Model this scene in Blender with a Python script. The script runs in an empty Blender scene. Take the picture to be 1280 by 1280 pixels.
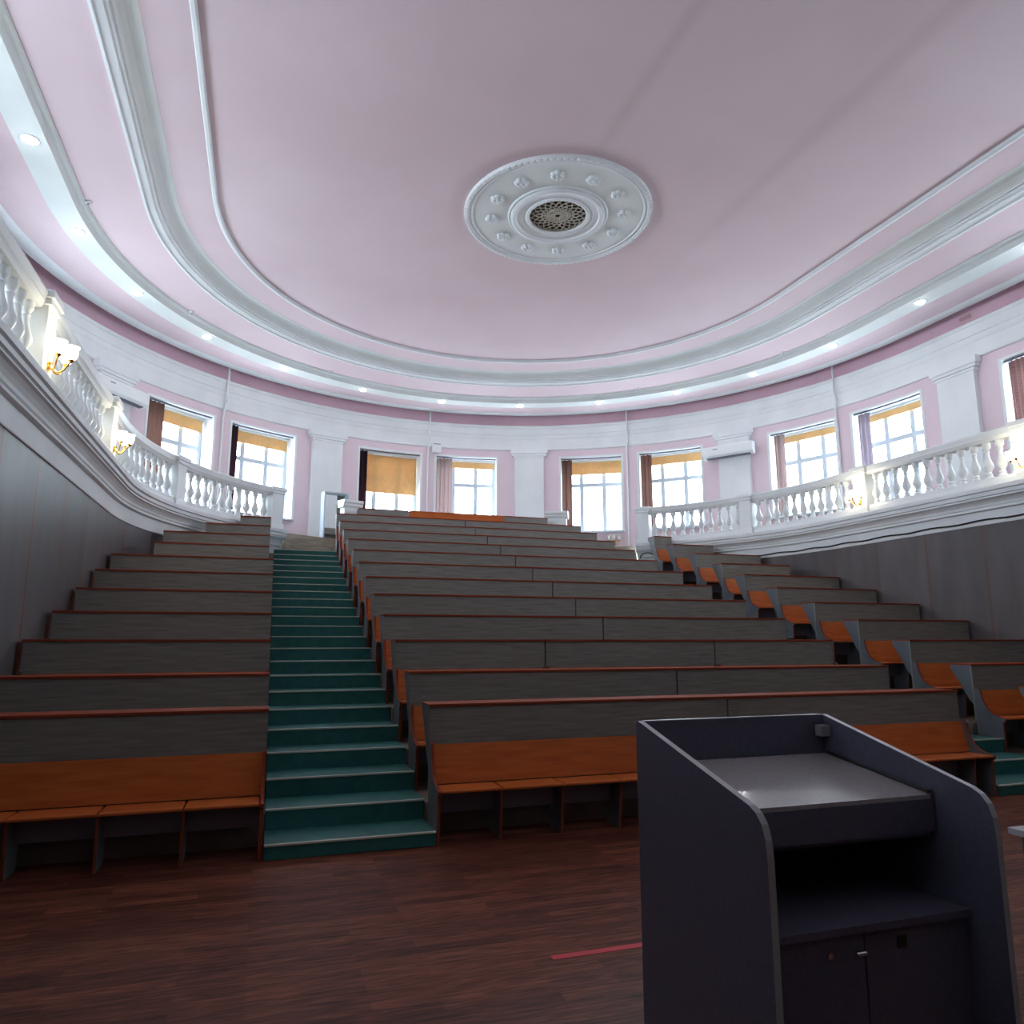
import bpy, bmesh, math, random
from mathutils import Vector, Matrix
random.seed(7)
R = math.radians
scene = bpy.context.scene
col = scene.collection

# ------------------------------------------------------------------ camera, world, exposure
CAMZ = 1.8
cd = bpy.data.cameras.new('camera'); cam = bpy.data.objects.new('camera', cd); col.objects.link(cam)
cd.sensor_width = 36.0; cd.lens = 920.0 / 1280.0 * 36.0; cd.clip_end = 500
cam.location = (0, 0, CAMZ); cam.rotation_euler = (R(90 + 9.87), 0, R(-18.3))
scene.camera = cam
w = bpy.data.worlds.new('sky'); scene.world = w; w.use_nodes = True
bg = w.node_tree.nodes['Background']
bg.inputs['Color'].default_value = (0.78, 0.90, 1.0, 1); bg.inputs['Strength'].default_value = 7.0
vs = scene.view_settings
vs.view_transform = 'Standard'; vs.look = 'None'; vs.gamma = 1; vs.use_curve_mapping = False
vs.exposure = 1.34

# ------------------------------------------------------------------ the plan of the hall
X0, YC = 4.9, 13.4          # axis of the hall and centre of its round end
YB = -4.0                   # rear wall behind the speaker
SK = 0.15
SB = 90 + (YC - YB) / SK
def P(r, s, z=0.0):
    """r = distance from axis / centre, s = angle round the end; beyond +-90 it runs down the straight sides"""
    if abs(s) <= 90: return Vector((X0 + r * math.sin(R(s)), YC + r * math.cos(R(s)), z))
    return Vector((X0 + math.copysign(r, s), YC - (abs(s) - 90) * SK, z))
def S_of_Y(y): return 90 + (YC - y) / SK
def yaw(s):                 # rotation about Z that turns local +Y outward at s
    if abs(s) > 90: s = math.copysign(90, s)
    return -R(s)
def srange(a, b, step=2.0):
    n = max(1, int(math.ceil(abs(b - a) / step)))
    pts = [a + (b - a) * i / n for i in range(n + 1)]
    out = []
    for p in pts:
        if abs(p) > 90 and out and abs(out[-1]) > 90 and p * out[-1] > 0 and p != b and step < 6:
            pass
        out.append(p)
    for e in (-90.0, 90.0):
        if a < e < b: out.append(e)
    return sorted(set(round(q, 5) for q in out))

# ------------------------------------------------------------------ materials
def mat(name, base, rough=0.6, metal=0.0, emit=None, estr=0.0, spec=0.5):
    m = bpy.data.materials.new(name); m.use_nodes = True
    b = m.node_tree.nodes['Principled BSDF']
    b.inputs['Base Color'].default_value = (*base, 1); b.inputs['Roughness'].default_value = rough
    b.inputs['Metallic'].default_value = metal; b.inputs['Specular IOR Level'].default_value = spec
    if emit: b.inputs['Emission Color'].default_value = (*emit, 1); b.inputs['Emission Strength'].default_value = estr
    return m
def noise_mat(name, c1, c2, scale=(1, 1, 1), nscale=4.0, rough=0.6, detail=4.0, bump=0.0, lo=0.35, hi=0.65, spec=0.5):
    m = mat(name, c1, rough, spec=spec); nt = m.node_tree; b = nt.nodes['Principled BSDF']
    tc = nt.nodes.new('ShaderNodeTexCoord'); mp = nt.nodes.new('ShaderNodeMapping'); mp.inputs['Scale'].default_value = scale
    no = nt.nodes.new('ShaderNodeTexNoise'); no.inputs['Scale'].default_value = nscale; no.inputs['Detail'].default_value = detail
    cr = nt.nodes.new('ShaderNodeValToRGB'); cr.color_ramp.elements[0].position = lo; cr.color_ramp.elements[1].position = hi
    cr.color_ramp.elements[0].color = (*c1, 1); cr.color_ramp.elements[1].color = (*c2, 1)
    nt.links.new(tc.outputs['Object'], mp.inputs['Vector']); nt.links.new(mp.outputs[0], no.inputs['Vector'])
    nt.links.new(no.outputs['Fac'], cr.inputs['Fac']); nt.links.new(cr.outputs['Color'], b.inputs['Base Color'])
    if bump:
        bp = nt.nodes.new('ShaderNodeBump'); bp.inputs['Strength'].default_value = bump; bp.inputs['Distance'].default_value = 0.01
        nt.links.new(no.outputs['Fac'], bp.inputs['Height']); nt.links.new(bp.outputs[0], b.inputs['Normal'])
    return m
M = {}
M['pink'] = noise_mat('pink_plaster', (0.74, 0.59, 0.645), (0.77, 0.62, 0.675), nscale=0.7, rough=0.85)
M['ceil'] = noise_mat('pink_ceiling_plaster', (0.665, 0.512, 0.542), (0.715, 0.565, 0.595), nscale=0.35, rough=0.85)
# faint shade of two lengthwise ceiling creases, painted into the plaster colour
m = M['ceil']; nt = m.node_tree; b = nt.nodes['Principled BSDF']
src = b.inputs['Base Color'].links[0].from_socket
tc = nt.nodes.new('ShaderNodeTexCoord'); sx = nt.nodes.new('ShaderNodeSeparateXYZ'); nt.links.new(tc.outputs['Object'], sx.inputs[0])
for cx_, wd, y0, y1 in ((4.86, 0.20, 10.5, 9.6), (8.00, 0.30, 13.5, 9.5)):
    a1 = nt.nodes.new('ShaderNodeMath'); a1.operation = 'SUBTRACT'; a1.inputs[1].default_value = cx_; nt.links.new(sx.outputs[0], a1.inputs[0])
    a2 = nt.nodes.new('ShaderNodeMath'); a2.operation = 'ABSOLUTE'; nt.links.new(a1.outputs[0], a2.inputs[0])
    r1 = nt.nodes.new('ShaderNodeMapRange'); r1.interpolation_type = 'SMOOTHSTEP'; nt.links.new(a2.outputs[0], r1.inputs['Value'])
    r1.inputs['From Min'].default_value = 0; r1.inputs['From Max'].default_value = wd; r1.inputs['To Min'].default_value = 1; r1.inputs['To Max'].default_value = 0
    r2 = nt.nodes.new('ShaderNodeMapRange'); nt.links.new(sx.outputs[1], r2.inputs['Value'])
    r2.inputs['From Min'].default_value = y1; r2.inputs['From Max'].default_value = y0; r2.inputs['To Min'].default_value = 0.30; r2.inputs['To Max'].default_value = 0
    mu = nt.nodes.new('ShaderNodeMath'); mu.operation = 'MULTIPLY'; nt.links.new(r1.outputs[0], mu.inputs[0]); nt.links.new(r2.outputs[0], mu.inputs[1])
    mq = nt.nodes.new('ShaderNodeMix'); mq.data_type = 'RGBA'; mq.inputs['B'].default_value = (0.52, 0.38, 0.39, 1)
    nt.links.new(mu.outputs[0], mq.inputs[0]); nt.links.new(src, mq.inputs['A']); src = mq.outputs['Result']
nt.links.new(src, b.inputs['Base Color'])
M['deep_pink'] = noise_mat('deep_pink_plaster', (0.66, 0.42, 0.50), (0.73, 0.48, 0.56), nscale=0.9, rough=0.85)
# an old brownish water stain on the right part of the cove
m = M['deep_pink']; nt = m.node_tree; b = nt.nodes['Principled BSDF']; src = b.inputs['Base Color'].links[0].from_socket
tc = nt.nodes.new('ShaderNodeTexCoord'); mp = nt.nodes.new('ShaderNodeMapping'); mp.vector_type = 'POINT'
mp.inputs['Location'].default_value = (0, -12.25 / 0.50, -9.33 / 0.16); mp.inputs['Scale'].default_value = (0.0, 1 / 0.50, 1 / 0.16)
nz = nt.nodes.new('ShaderNodeTexNoise'); nz.inputs['Scale'].default_value = 5.0; nt.links.new(tc.outputs['Object'], nz.inputs['Vector'])
ln = nt.nodes.new('ShaderNodeVectorMath'); ln.operation = 'LENGTH'; nt.links.new(tc.outputs['Object'], mp.inputs['Vector']); nt.links.new(mp.outputs[0], ln.inputs[0])
ad = nt.nodes.new('ShaderNodeMath'); ad.operation = 'MULTIPLY_ADD'; ad.inputs[1].default_value = 1.2; nt.links.new(nz.outputs['Fac'], ad.inputs[0]); nt.links.new(ln.outputs['Value'], ad.inputs[2])
cr = nt.nodes.new('ShaderNodeValToRGB'); nt.links.new(ad.outputs[0], cr.inputs['Fac'])
cr.color_ramp.elements[0].position = 0.55; cr.color_ramp.elements[0].color = (0.5, 0.5, 0.5, 1); cr.color_ramp.elements[1].position = 1.0; cr.color_ramp.elements[1].color = (0, 0, 0, 1)
e = cr.color_ramp.elements.new(0.8); e.color = (0.75, 0.75, 0.75, 1)
gx = nt.nodes.new('ShaderNodeSeparateXYZ'); nt.links.new(tc.outputs['Object'], gx.inputs[0]); gt = nt.nodes.new('ShaderNodeMath'); gt.operation = 'GREATER_THAN'; gt.inputs[1].default_value = 10; nt.links.new(gx.outputs[0], gt.inputs[0])
mu = nt.nodes.new('ShaderNodeMath'); mu.operation = 'MULTIPLY'; nt.links.new(cr.outputs['Color'], mu.inputs[0]); nt.links.new(gt.outputs[0], mu.inputs[1])
mq = nt.nodes.new('ShaderNodeMix'); mq.data_type = 'RGBA'; mq.inputs['B'].default_value = (0.42, 0.20, 0.20, 1)
nt.links.new(mu.outputs[0], mq.inputs[0]); nt.links.new(src, mq.inputs['A']); nt.links.new(mq.outputs['Result'], b.inputs['Base Color'])
M['white'] = noise_mat('white_plaster', (0.74, 0.76, 0.77), (0.80, 0.82, 0.83), nscale=1.3, rough=0.7)
M['grey_white'] = noise_mat('grey_green_plaster', (0.66, 0.69, 0.67), (0.72, 0.74, 0.72), nscale=0.8, rough=0.75)
M['enamel'] = mat('white_enamel', (0.80, 0.82, 0.82), 0.35)
M['frame'] = mat('window_white', (0.52, 0.57, 0.63), 0.4)
M['laminate'] = noise_mat('grey_wood_laminate', (0.190, 0.183, 0.168), (0.275, 0.266, 0.244), scale=(1.0, 1.0, 14.0), nscale=2.6, rough=0.5, bump=0.05)
M['laminate_side'] = noise_mat('blue_grey_laminate', (0.105, 0.112, 0.128), (0.145, 0.152, 0.170), scale=(6, 1, 1), nscale=2.0, rough=0.45)
M['orange'] = noise_mat('orange_beech_board', (0.50, 0.112, 0.022), (0.62, 0.158, 0.036), scale=(1.0, 6.0, 10.0), nscale=2.2, rough=0.45, spec=0.3)
M['edge'] = mat('red_brown_edging', (0.27, 0.055, 0.025), 0.6, spec=0.08)
M['kick'] = mat('pale_grey_under_board', (0.24, 0.24, 0.31), 0.5)
M['table'] = mat('pale_table_top', (0.42, 0.42, 0.48), 0.35)
M['shelfpaint'] = mat('pale_blue_grey_board', (0.50, 0.56, 0.64), 0.5)
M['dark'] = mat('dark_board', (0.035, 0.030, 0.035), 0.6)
M['teal'] = noise_mat('teal_stair_covering', (0.015, 0.122, 0.120), (0.026, 0.155, 0.145), nscale=9.0, rough=0.55, bump=0.1)
M['nosing'] = mat('pale_nosing_strip', (0.55, 0.57, 0.48), 0.4)
M['tierfloor'] = noise_mat('worn_brown_floor', (0.16, 0.12, 0.09), (0.24, 0.19, 0.15), nscale=3.0, rough=0.6)
M['landing'] = noise_mat('pale_worn_board', (0.36, 0.31, 0.24), (0.50, 0.45, 0.37), scale=(1, 1, 6), nscale=3.0, rough=0.6)
M['lectern'] = noise_mat('lectern_grey_laminate', (0.092, 0.092, 0.138), (0.110, 0.110, 0.160), nscale=60.0, rough=0.42)
M['lectern_top'] = noise_mat('lectern_top_laminate', (0.34, 0.315, 0.33), (0.38, 0.355, 0.37), nscale=60.0, rough=0.13)
M['lectern_edge'] = mat('lectern_edging', (0.34, 0.34, 0.36), 0.3)
M['black'] = mat('black_rubber_and_gap_shade', (0.01, 0.01, 0.012), 0.5)
M['chrome'] = mat('chrome', (0.75, 0.75, 0.76), 0.2, 1.0)
M['brass'] = mat('brass', (0.80, 0.52, 0.14), 0.25, 1.0)
M['shade'] = mat('lit_glass_shade', (0.9, 0.87, 0.78), 0.4, emit=(1.0, 0.90, 0.68), estr=7.0)
M['shade_off'] = mat('white_glass_shade', (0.85, 0.85, 0.83), 0.3)
M['lamp'] = mat('lit_spot_lens', (0.9, 0.9, 0.9), 0.4, emit=(0.93, 0.97, 1.0), estr=40.0)
M['red_tape'] = mat('red_tape', (0.62, 0.012, 0.035), 0.5)
M['ochre'] = noise_mat('ochre_blind_fabric', (0.68, 0.44, 0.19), (0.74, 0.49, 0.22), nscale=6, rough=0.8)
M['ac'] = mat('ac_white', (0.80, 0.82, 0.82), 0.4)
def curtain_mat(name, c):
    m = mat(name, c, 0.9); nt = m.node_tree; b = nt.nodes['Principled BSDF']; out = nt.nodes['Material Output']
    tr = nt.nodes.new('ShaderNodeBsdfTranslucent'); tr.inputs['Color'].default_value = (*[min(1, v * 1.3) for v in c], 1)
    mx = nt.nodes.new('ShaderNodeMixShader'); mx.inputs[0].default_value = 0.15
    nt.links.new(b.outputs[0], mx.inputs[1]); nt.links.new(tr.outputs[0], mx.inputs[2]); nt.links.new(mx.outputs[0], out.inputs['Surface'])
    return m
M['plum'] = curtain_mat('dark_plum_fabric', (0.035, 0.012, 0.020))
M['brown'] = curtain_mat('brown_fabric', (0.20, 0.115, 0.095))
M['mauve'] = curtain_mat('mauve_fabric', (0.33, 0.25, 0.243))
M['greymauve'] = curtain_mat('grey_mauve_fabric', (0.34, 0.29, 0.33))
# checked curtain
m = curtain_mat('checked_brown_fabric', (0.33, 0.20, 0.19)); nt = m.node_tree
tc = nt.nodes.new('ShaderNodeTexCoord'); mp = nt.nodes.new('ShaderNodeMapping'); mp.inputs['Rotation'].default_value = (R(90), 0, 0)
bk = nt.nodes.new('ShaderNodeTexBrick'); bk.inputs['Scale'].default_value = 6.0
bk.inputs['Color1'].default_value = (0.34, 0.20, 0.19, 1); bk.inputs['Color2'].default_value = (0.28, 0.165, 0.16, 1); bk.inputs['Mortar'].default_value = (0.46, 0.36, 0.35, 1)
nt.links.new(tc.outputs['Object'], mp.inputs['Vector']); nt.links.new(mp.outputs[0], bk.inputs['Vector']); nt.links.new(bk.outputs['Color'], nt.nodes['Principled BSDF'].inputs['Base Color'])
M['checked'] = m
# ochre blind lets some daylight through
m = M['ochre']; nt = m.node_tree; b = nt.nodes['Principled BSDF']; out = nt.nodes['Material Output']
tr = nt.nodes.new('ShaderNodeBsdfTranslucent'); tr.inputs['Color'].default_value = (0.85, 0.52, 0.24, 1)
mx = nt.nodes.new('ShaderNodeMixShader'); mx.inputs[0].default_value = 0.15
nt.links.new(b.outputs[0], mx.inputs[1]); nt.links.new(tr.outputs[0], mx.inputs[2]); nt.links.new(mx.outputs[0], out.inputs['Surface'])
# window glass
m = bpy.data.materials.new('window_glass'); m.use_nodes = True; nt = m.node_tree; nt.nodes.clear()
o = nt.nodes.new('ShaderNodeOutputMaterial'); t = nt.nodes.new('ShaderNodeBsdfTransparent'); t.inputs[0].default_value = (0.97, 0.99, 1, 1)
g = nt.nodes.new('ShaderNodeBsdfGlossy'); g.inputs['Roughness'].default_value = 0.02
mx = nt.nodes.new('ShaderNodeMixShader'); mx.inputs[0].default_value = 0.05
nt.links.new(t.outputs[0], mx.inputs[1]); nt.links.new(g.outputs[0], mx.inputs[2]); nt.links.new(mx.outputs[0], o.inputs['Surface'])
M['glass'] = m
# wooden plank floor
m = mat('red_brown_plank_floor', (0.1, 0.04, 0.03), 0.5, spec=0.12); nt = m.node_tree; b = nt.nodes['Principled BSDF']
tc = nt.nodes.new('ShaderNodeTexCoord'); bk = nt.nodes.new('ShaderNodeTexBrick'); bk.inputs['Scale'].default_value = 1.0
bk.inputs['Brick Width'].default_value = 0.95; bk.inputs['Row Height'].default_value = 0.10; bk.inputs['Mortar Size'].default_value = 0.0015
bk.offset = 0.37; bk.inputs['Color1'].default_value = (0.0, 0, 0, 1); bk.inputs['Color2'].default_value = (1, 1, 1, 1); bk.inputs['Mortar'].default_value = (0.2, 0.2, 0.2, 1)
mp = nt.nodes.new('ShaderNodeMapping'); mp.inputs['Scale'].default_value = (1.6, 18.0, 1.0)
no = nt.nodes.new('ShaderNodeTexNoise'); no.inputs['Scale'].default_value = 2.4; no.inputs['Detail'].default_value = 6; no.inputs['Distortion'].default_value = 0.6
mixf = nt.nodes.new('ShaderNodeMix'); mixf.data_type = 'RGBA'; mixf.inputs[0].default_value = 0.80
cr = nt.nodes.new('ShaderNodeValToRGB')
cr.color_ramp.elements[0].position = 0.30; cr.color_ramp.elements[0].color = (0.045, 0.014, 0.010, 1)
cr.color_ramp.elements[1].position = 0.72; cr.color_ramp.elements[1].color = (0.260, 0.088, 0.048, 1)
e = cr.color_ramp.elements.new(0.5); e.color = (0.125, 0.038, 0.024, 1)
nt.links.new(tc.outputs['Object'], bk.inputs['Vector']); nt.links.new(tc.outputs['Object'], mp.inputs['Vector']); nt.links.new(mp.outputs[0], no.inputs['Vector'])
nt.links.new(bk.outputs['Color'], mixf.inputs['A']); nt.links.new(no.outputs['Fac'], mixf.inputs['B'])
nt.links.new(mixf.outputs['Result'], cr.inputs['Fac']); nt.links.new(cr.outputs['Color'], b.inputs['Base Color'])
M['planks'] = m
# panelled wall: grey laminate with upright reddish joints every 1.25 m along the wall (drawn from UV u = metres along the wall)
m = mat('grey_wall_panels', (0.2, 0.2, 0.2), 0.38); nt = m.node_tree; b = nt.nodes['Principled BSDF']
uv = nt.nodes.new('ShaderNodeUVMap'); sp = nt.nodes.new('ShaderNodeSeparateXYZ'); nt.links.new(uv.outputs[0], sp.inputs[0])
md = nt.nodes.new('ShaderNodeMath'); md.operation = 'FLOORED_MODULO'; md.inputs[1].default_value = 1.25; nt.links.new(sp.outputs[0], md.inputs[0])
lt = nt.nodes.new('ShaderNodeMath'); lt.operation = 'LESS_THAN'; lt.inputs[1].default_value = 0.06; nt.links.new(md.outputs[0], lt.inputs[0])
dv = nt.nodes.new('ShaderNodeMath'); dv.operation = 'DIVIDE'; dv.inputs[1].default_value = 1.25; nt.links.new(sp.outputs[0], dv.inputs[0])
fl = nt.nodes.new('ShaderNodeMath'); fl.operation = 'FLOOR'; nt.links.new(dv.outputs[0], fl.inputs[0])
wn = nt.nodes.new('ShaderNodeTexWhiteNoise'); wn.noise_dimensions = '1D'; nt.links.new(fl.outputs[0], wn.inputs['W'])
mp = nt.nodes.new('ShaderNodeMapping'); mp.inputs['Scale'].default_value = (1.6, 0.35, 1.0); nt.links.new(uv.outputs[0], mp.inputs['Vector'])
no = nt.nodes.new('ShaderNodeTexNoise'); no.inputs['Scale'].default_value = 2.0; no.inputs['Detail'].default_value = 5; nt.links.new(mp.outputs[0], no.inputs['Vector'])
ad = nt.nodes.new('ShaderNodeMath'); ad.operation = 'MULTIPLY_ADD'; ad.inputs[1].default_value = 0.35; nt.links.new(wn.outputs['Value'], ad.inputs[0]); nt.links.new(no.outputs['Fac'], ad.inputs[2])
cr = nt.nodes.new('ShaderNodeValToRGB'); cr.color_ramp.elements[0].position = 0.35; cr.color_ramp.elements[0].color = (0.085, 0.078, 0.084, 1)
cr.color_ramp.elements[1].position = 1.0; cr.color_ramp.elements[1].color = (0.145, 0.134, 0.140, 1); nt.links.new(ad.outputs[0], cr.inputs['Fac'])
mx = nt.nodes.new('ShaderNodeMix'); mx.data_type = 'RGBA'; mx.inputs['B'].default_value = (0.16, 0.058, 0.034, 1)
nt.links.new(lt.outputs[0], mx.inputs[0]); nt.links.new(cr.outputs['Color'], mx.inputs['A']); nt.links.new(mx.outputs['Result'], b.inputs['Base Color'])
M['panels'] = m
m2 = m.copy(); m2.name = 'grey_wall_panels_faint_joints'; M['panels_right'] = m2
for nd in m2.node_tree.nodes:
    if nd.type == 'MIX': nd.inputs['B'].default_value = (0.125, 0.080, 0.072, 1)
    if nd.type == 'BSDF_PRINCIPLED': nd.inputs['Specular IOR Level'].default_value = 0.25; nd.inputs['Roughness'].default_value = 0.5
    if nd.type == 'VALTORGB': nd.color_ramp.elements[0].color = (0.086, 0.074, 0.076, 1); nd.color_ramp.elements[1].color = (0.142, 0.125, 0.127, 1)

# ------------------------------------------------------------------ mesh helpers
def obj(name, bm, mats, parent=None, smooth=False, loc=None, rz=None):
    me = bpy.data.meshes.new(name)
    bmesh.ops.recalc_face_normals(bm, faces=bm.faces)
    bm.to_mesh(me); bm.free()
    for mm in (mats if isinstance(mats, (list, tuple)) else [mats]): me.materials.append(M[mm] if isinstance(mm, str) else mm)
    if smooth:
        for p in me.polygons: p.use_smooth = True
        try: me.set_sharp_from_angle(angle=R(35))
        except Exception: pass
    o = bpy.data.objects.new(name, me); col.objects.link(o)
    if parent: o.parent = parent
    if loc is not None: o.location = loc
    if rz is not None: o.rotation_euler = (0, 0, rz)
    return o
def empty(name, loc=(0, 0, 0), rz=0):
    o = bpy.data.objects.new(name, None); col.objects.link(o); o.location = loc; o.rotation_euler = (0, 0, rz); o.empty_display_size = 0.2
    return o
def tag(o, label=None, cat=None, group=None, kind=None):
    if label: o['label'] = label
    if cat: o['category'] = cat
    if group: o['group'] = group
    if kind: o['kind'] = kind
    return o
def copy_tree(o, parent=None):
    c = o.copy(); col.objects.link(c); c.parent = parent
    for ch in list(o.children): copy_tree(ch, c)
    return c
def box(bm, x0, x1, y0, y1, z0, z1, mi=0, bev=0.0):
    v = [bm.verts.new((x, y, z)) for z in (z0, z1) for y in (y0, y1) for x in (x0, x1)]
    fs = []
    for a in ((0, 1, 3, 2), (4, 6, 7, 5), (0, 4, 5, 1), (2, 3, 7, 6), (0, 2, 6, 4), (1, 5, 7, 3)):
        f = bm.faces.new([v[i] for i in a]); f.material_index = mi; fs.append(f)
    if bev:
        es = list({e for f in fs for e in f.edges})
        bmesh.ops.bevel(bm, geom=es, offset=bev, segments=2, affect='EDGES', profile=0.5)
    return v
def prism_x(bm, pts, x0, x1, side=0, rim=0):
    """polygon in (y,z) extruded along x"""
    a = [bm.verts.new((x0, y, z)) for y, z in pts]; b = [bm.verts.new((x1, y, z)) for y, z in pts]
    f = bm.faces.new(a); f.material_index = side; f = bm.faces.new(list(reversed(b))); f.material_index = side
    n = len(pts)
    for i in range(n):
        f = bm.faces.new((a[i], b[i], b[(i + 1) % n], a[(i + 1) % n])); f.material_index = rim
def lathe(bm, prof, c=(0, 0, 0), seg=16, mi=0):
    rings = []
    for r, z in prof:
        if r < 1e-5: rings.append([bm.verts.new((c[0], c[1], c[2] + z))]); continue
        rings.append([bm.verts.new((c[0] + r * math.cos(2 * math.pi * k / seg), c[1] + r * math.sin(2 * math.pi * k / seg), c[2] + z)) for k in range(seg)])
    for a, b in zip(rings, rings[1:]):
        for k in range(seg):
            k2 = (k + 1) % seg
            q = []
            for v in ((a[k % len(a)], a[k2 % len(a)], b[k2 % len(b)], b[k % len(b)])):
                if v not in q: q.append(v)
            if len(q) >= 3:
                f = bm.faces.new(q); f.material_index = mi
def tube(bm, pts, r, seg=8, mi=0, closed=False):
    pts = [Vector(p) for p in pts]; rings = []
    n = len(pts)
    up = Vector((0, 0, 1))
    for i, p in enumerate(pts):
        d = (pts[min(i + 1, n - 1)] - pts[max(i - 1, 0)]).normalized()
        a = d.cross(up)
        if a.length < 1e-3: a = d.cross(Vector((0, 1, 0)))
        a.normalize(); b = d.cross(a).normalized()
        rr = r[i] if isinstance(r, (list, tuple)) else r
        rings.append([bm.verts.new(p + (a * math.cos(2 * math.pi * k / seg) + b * math.sin(2 * math.pi * k / seg)) * rr) for k in range(seg)])
    for a, b in zip(rings, rings[1:]):
        for k in range(seg):
            f = bm.faces.new((a[k], a[(k + 1) % seg], b[(k + 1) % seg], b[k])); f.material_index = mi
    bm.faces.new(rings[0]); bm.faces.new(list(reversed(rings[-1])))
def sweep(bm, prof, s0, s1, step=2.0, mi=0, closed=False, caps=True):
    """prof = [(r, z), ...] run along the plan line from s0 to s1"""
    ss = srange(s0, s1, step); uvl = bm.loops.layers.uv.verify()
    rings = [[bm.verts.new(P(r, s, z)) for r, z in prof] for s in ss]
    L = [1.25 - 0.92]
    for a, b in zip(ss, ss[1:]): L.append(L[-1] + (P(7.45, b) - P(7.45, a)).length)
    n = len(prof)
    for i in range(len(ss) - 1):
        for k in range(n if closed else n - 1):
            k2 = (k + 1) % n
            vs_ = (rings[i][k], rings[i + 1][k], rings[i + 1][k2], rings[i][k2])
            q = []
            for v in vs_:
                if all((v.co - u.co).length > 1e-6 for u in q): q.append(v)
            if len(q) < 3: continue
            f = bm.faces.new(q); f.material_index = mi if isinstance(mi, int) else mi[k]
            for lp in f.loops:
                ii = i if lp.vert in rings[i] else i + 1
                lp[uvl].uv = (L[ii], lp.vert.co.z)
    if closed and caps:
        bm.faces.new(rings[0]); bm.faces.new(list(reversed(rings[-1])))

def struct(name, bm, mats, label, cat, parent=None, smooth=False):
    o = obj(name, bm, mats, parent, smooth)
    if parent is None: tag(o, label, cat, None, 'structure')
    return o

# ------------------------------------------------------------------ ceiling
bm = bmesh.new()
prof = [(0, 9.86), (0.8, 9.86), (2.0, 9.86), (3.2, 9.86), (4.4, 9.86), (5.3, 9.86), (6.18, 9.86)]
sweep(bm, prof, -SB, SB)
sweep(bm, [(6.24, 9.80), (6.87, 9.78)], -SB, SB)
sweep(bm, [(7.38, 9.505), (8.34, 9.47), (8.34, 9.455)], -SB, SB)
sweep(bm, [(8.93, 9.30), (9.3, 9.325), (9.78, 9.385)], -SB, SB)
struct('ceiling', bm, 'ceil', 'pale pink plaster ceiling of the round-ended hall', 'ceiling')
bm = bmesh.new(); sweep(bm, [(6.165, 9.88), (6.17, 9.795), (6.185, 9.778), (6.235, 9.778), (6.25, 9.79), (6.252, 9.83)], -SB, SB)
struct('trim_1', bm, 'white', 'thin white moulding, innermost ring of the ceiling', 'moulding', smooth=True)
bm = bmesh.new()
sweep(bm, [(6.86, 9.80), (6.87, 9.775), (6.95, 9.765), (7.03, 9.73), (7.10, 9.665), (7.13, 9.62)], -SB, SB, mi=0)
sweep(bm, [(7.13, 9.62), (7.13, 9.595), (7.165, 9.59), (7.17, 9.55), (7.21, 9.545), (7.215, 9.52), (7.33, 9.49), (7.335, 9.465), (7.375, 9.465), (7.385, 9.52)], -SB, SB, mi=1)
struct('trim_2', bm, ['grey_white', 'white'], 'wide grey and white stepped moulding band around the ceiling', 'moulding')
bm = bmesh.new()
sweep(bm, [(8.335, 9.50), (8.34, 9.45), (8.355, 9.44), (8.36, 9.425), (8.42, 9.40), (8.46, 9.33), (8.47, 9.30)], -SB, SB, mi=0)
sweep(bm, [(8.47, 9.30), (8.93, 9.30)], -SB, SB, mi=0)
struct('trim_3', bm, ['grey_white', 'white'], 'white ceiling band that carries the ring of spotlights', 'moulding', smooth=True)
bm = bmesh.new()
sweep(bm, [(9.78, 9.385), (9.80, 9.375), (10.10, 9.395), (10.16, 9.41), (10.17, 9.43), (10.17, 9.65), (10.5, 9.65)], -SB, SB)
struct('trim_4', bm, 'white', 'white outer edge strip of the ceiling above the deep pink cove', 'moulding', smooth=True)

# ------------------------------------------------------------------ upper wall with window openings
RW = 10.34; ZS, ZH = 5.36, 7.93; RG = 10.88
HW = 5.68
wins = []   # (centre s, half width, n)
for c in (-83.5, -69.15, -45.2, -30.6, -7.25, 7.15, 30.8, 45.5, 69.15, 83.5): wins.append((c, HW))
for sg in (-1, 1):
    for ya, yb in ((11.38, 9.32), (8.75, 6.7), (4.6, 2.55), (1.6, -0.45)): wins.append((sg * (S_of_Y((ya + yb) / 2)), (ya - yb) / 2 / SK))  # last pair is added, unseen, to brighten the ceiling near the speaker
wins.sort()
bm = bmesh.new()
cuts = sorted([(c - h, c + h) for c, h in wins])
pos = -SB
ZL = 4.47
for a, b in cuts:
    sweep(bm, [(RW, ZL), (RW, 9.1)], pos, a); sweep(bm, [(RW, ZL), (RW, ZS)], a, b); sweep(bm, [(RW, ZH), (RW, 9.1)], a, b)
    pos = b
sweep(bm, [(RW, ZL), (RW, 9.1)], pos, SB)
struct('wall_upper', bm, 'pink', 'pink upper wall of the gallery pierced by windows', 'wall', smooth=True)
bm = bmesh.new(); sweep(bm, [(10.46, 9.0), (10.46, 9.7)], -SB, SB)
struct('trim_5', bm, 'deep_pink', 'deep pink cove strip between frieze and ceiling', 'cove', smooth=True)
bm = bmesh.new()
sweep(bm, [(10.36, 8.21), (10.30, 8.22), (10.29, 8.26), (10.315, 8.28), (10.315, 8.60), (10.30, 8.62), (10.29, 8.74), (10.27, 8.76), (10.27, 8.98), (10.25, 9.0), (10.25, 9.07), (10.28, 9.09), (10.46, 9.09)], -SB, SB)
struct('trim_6', bm, 'white', 'broad white frieze running over the gallery windows', 'frieze', smooth=True)
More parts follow.
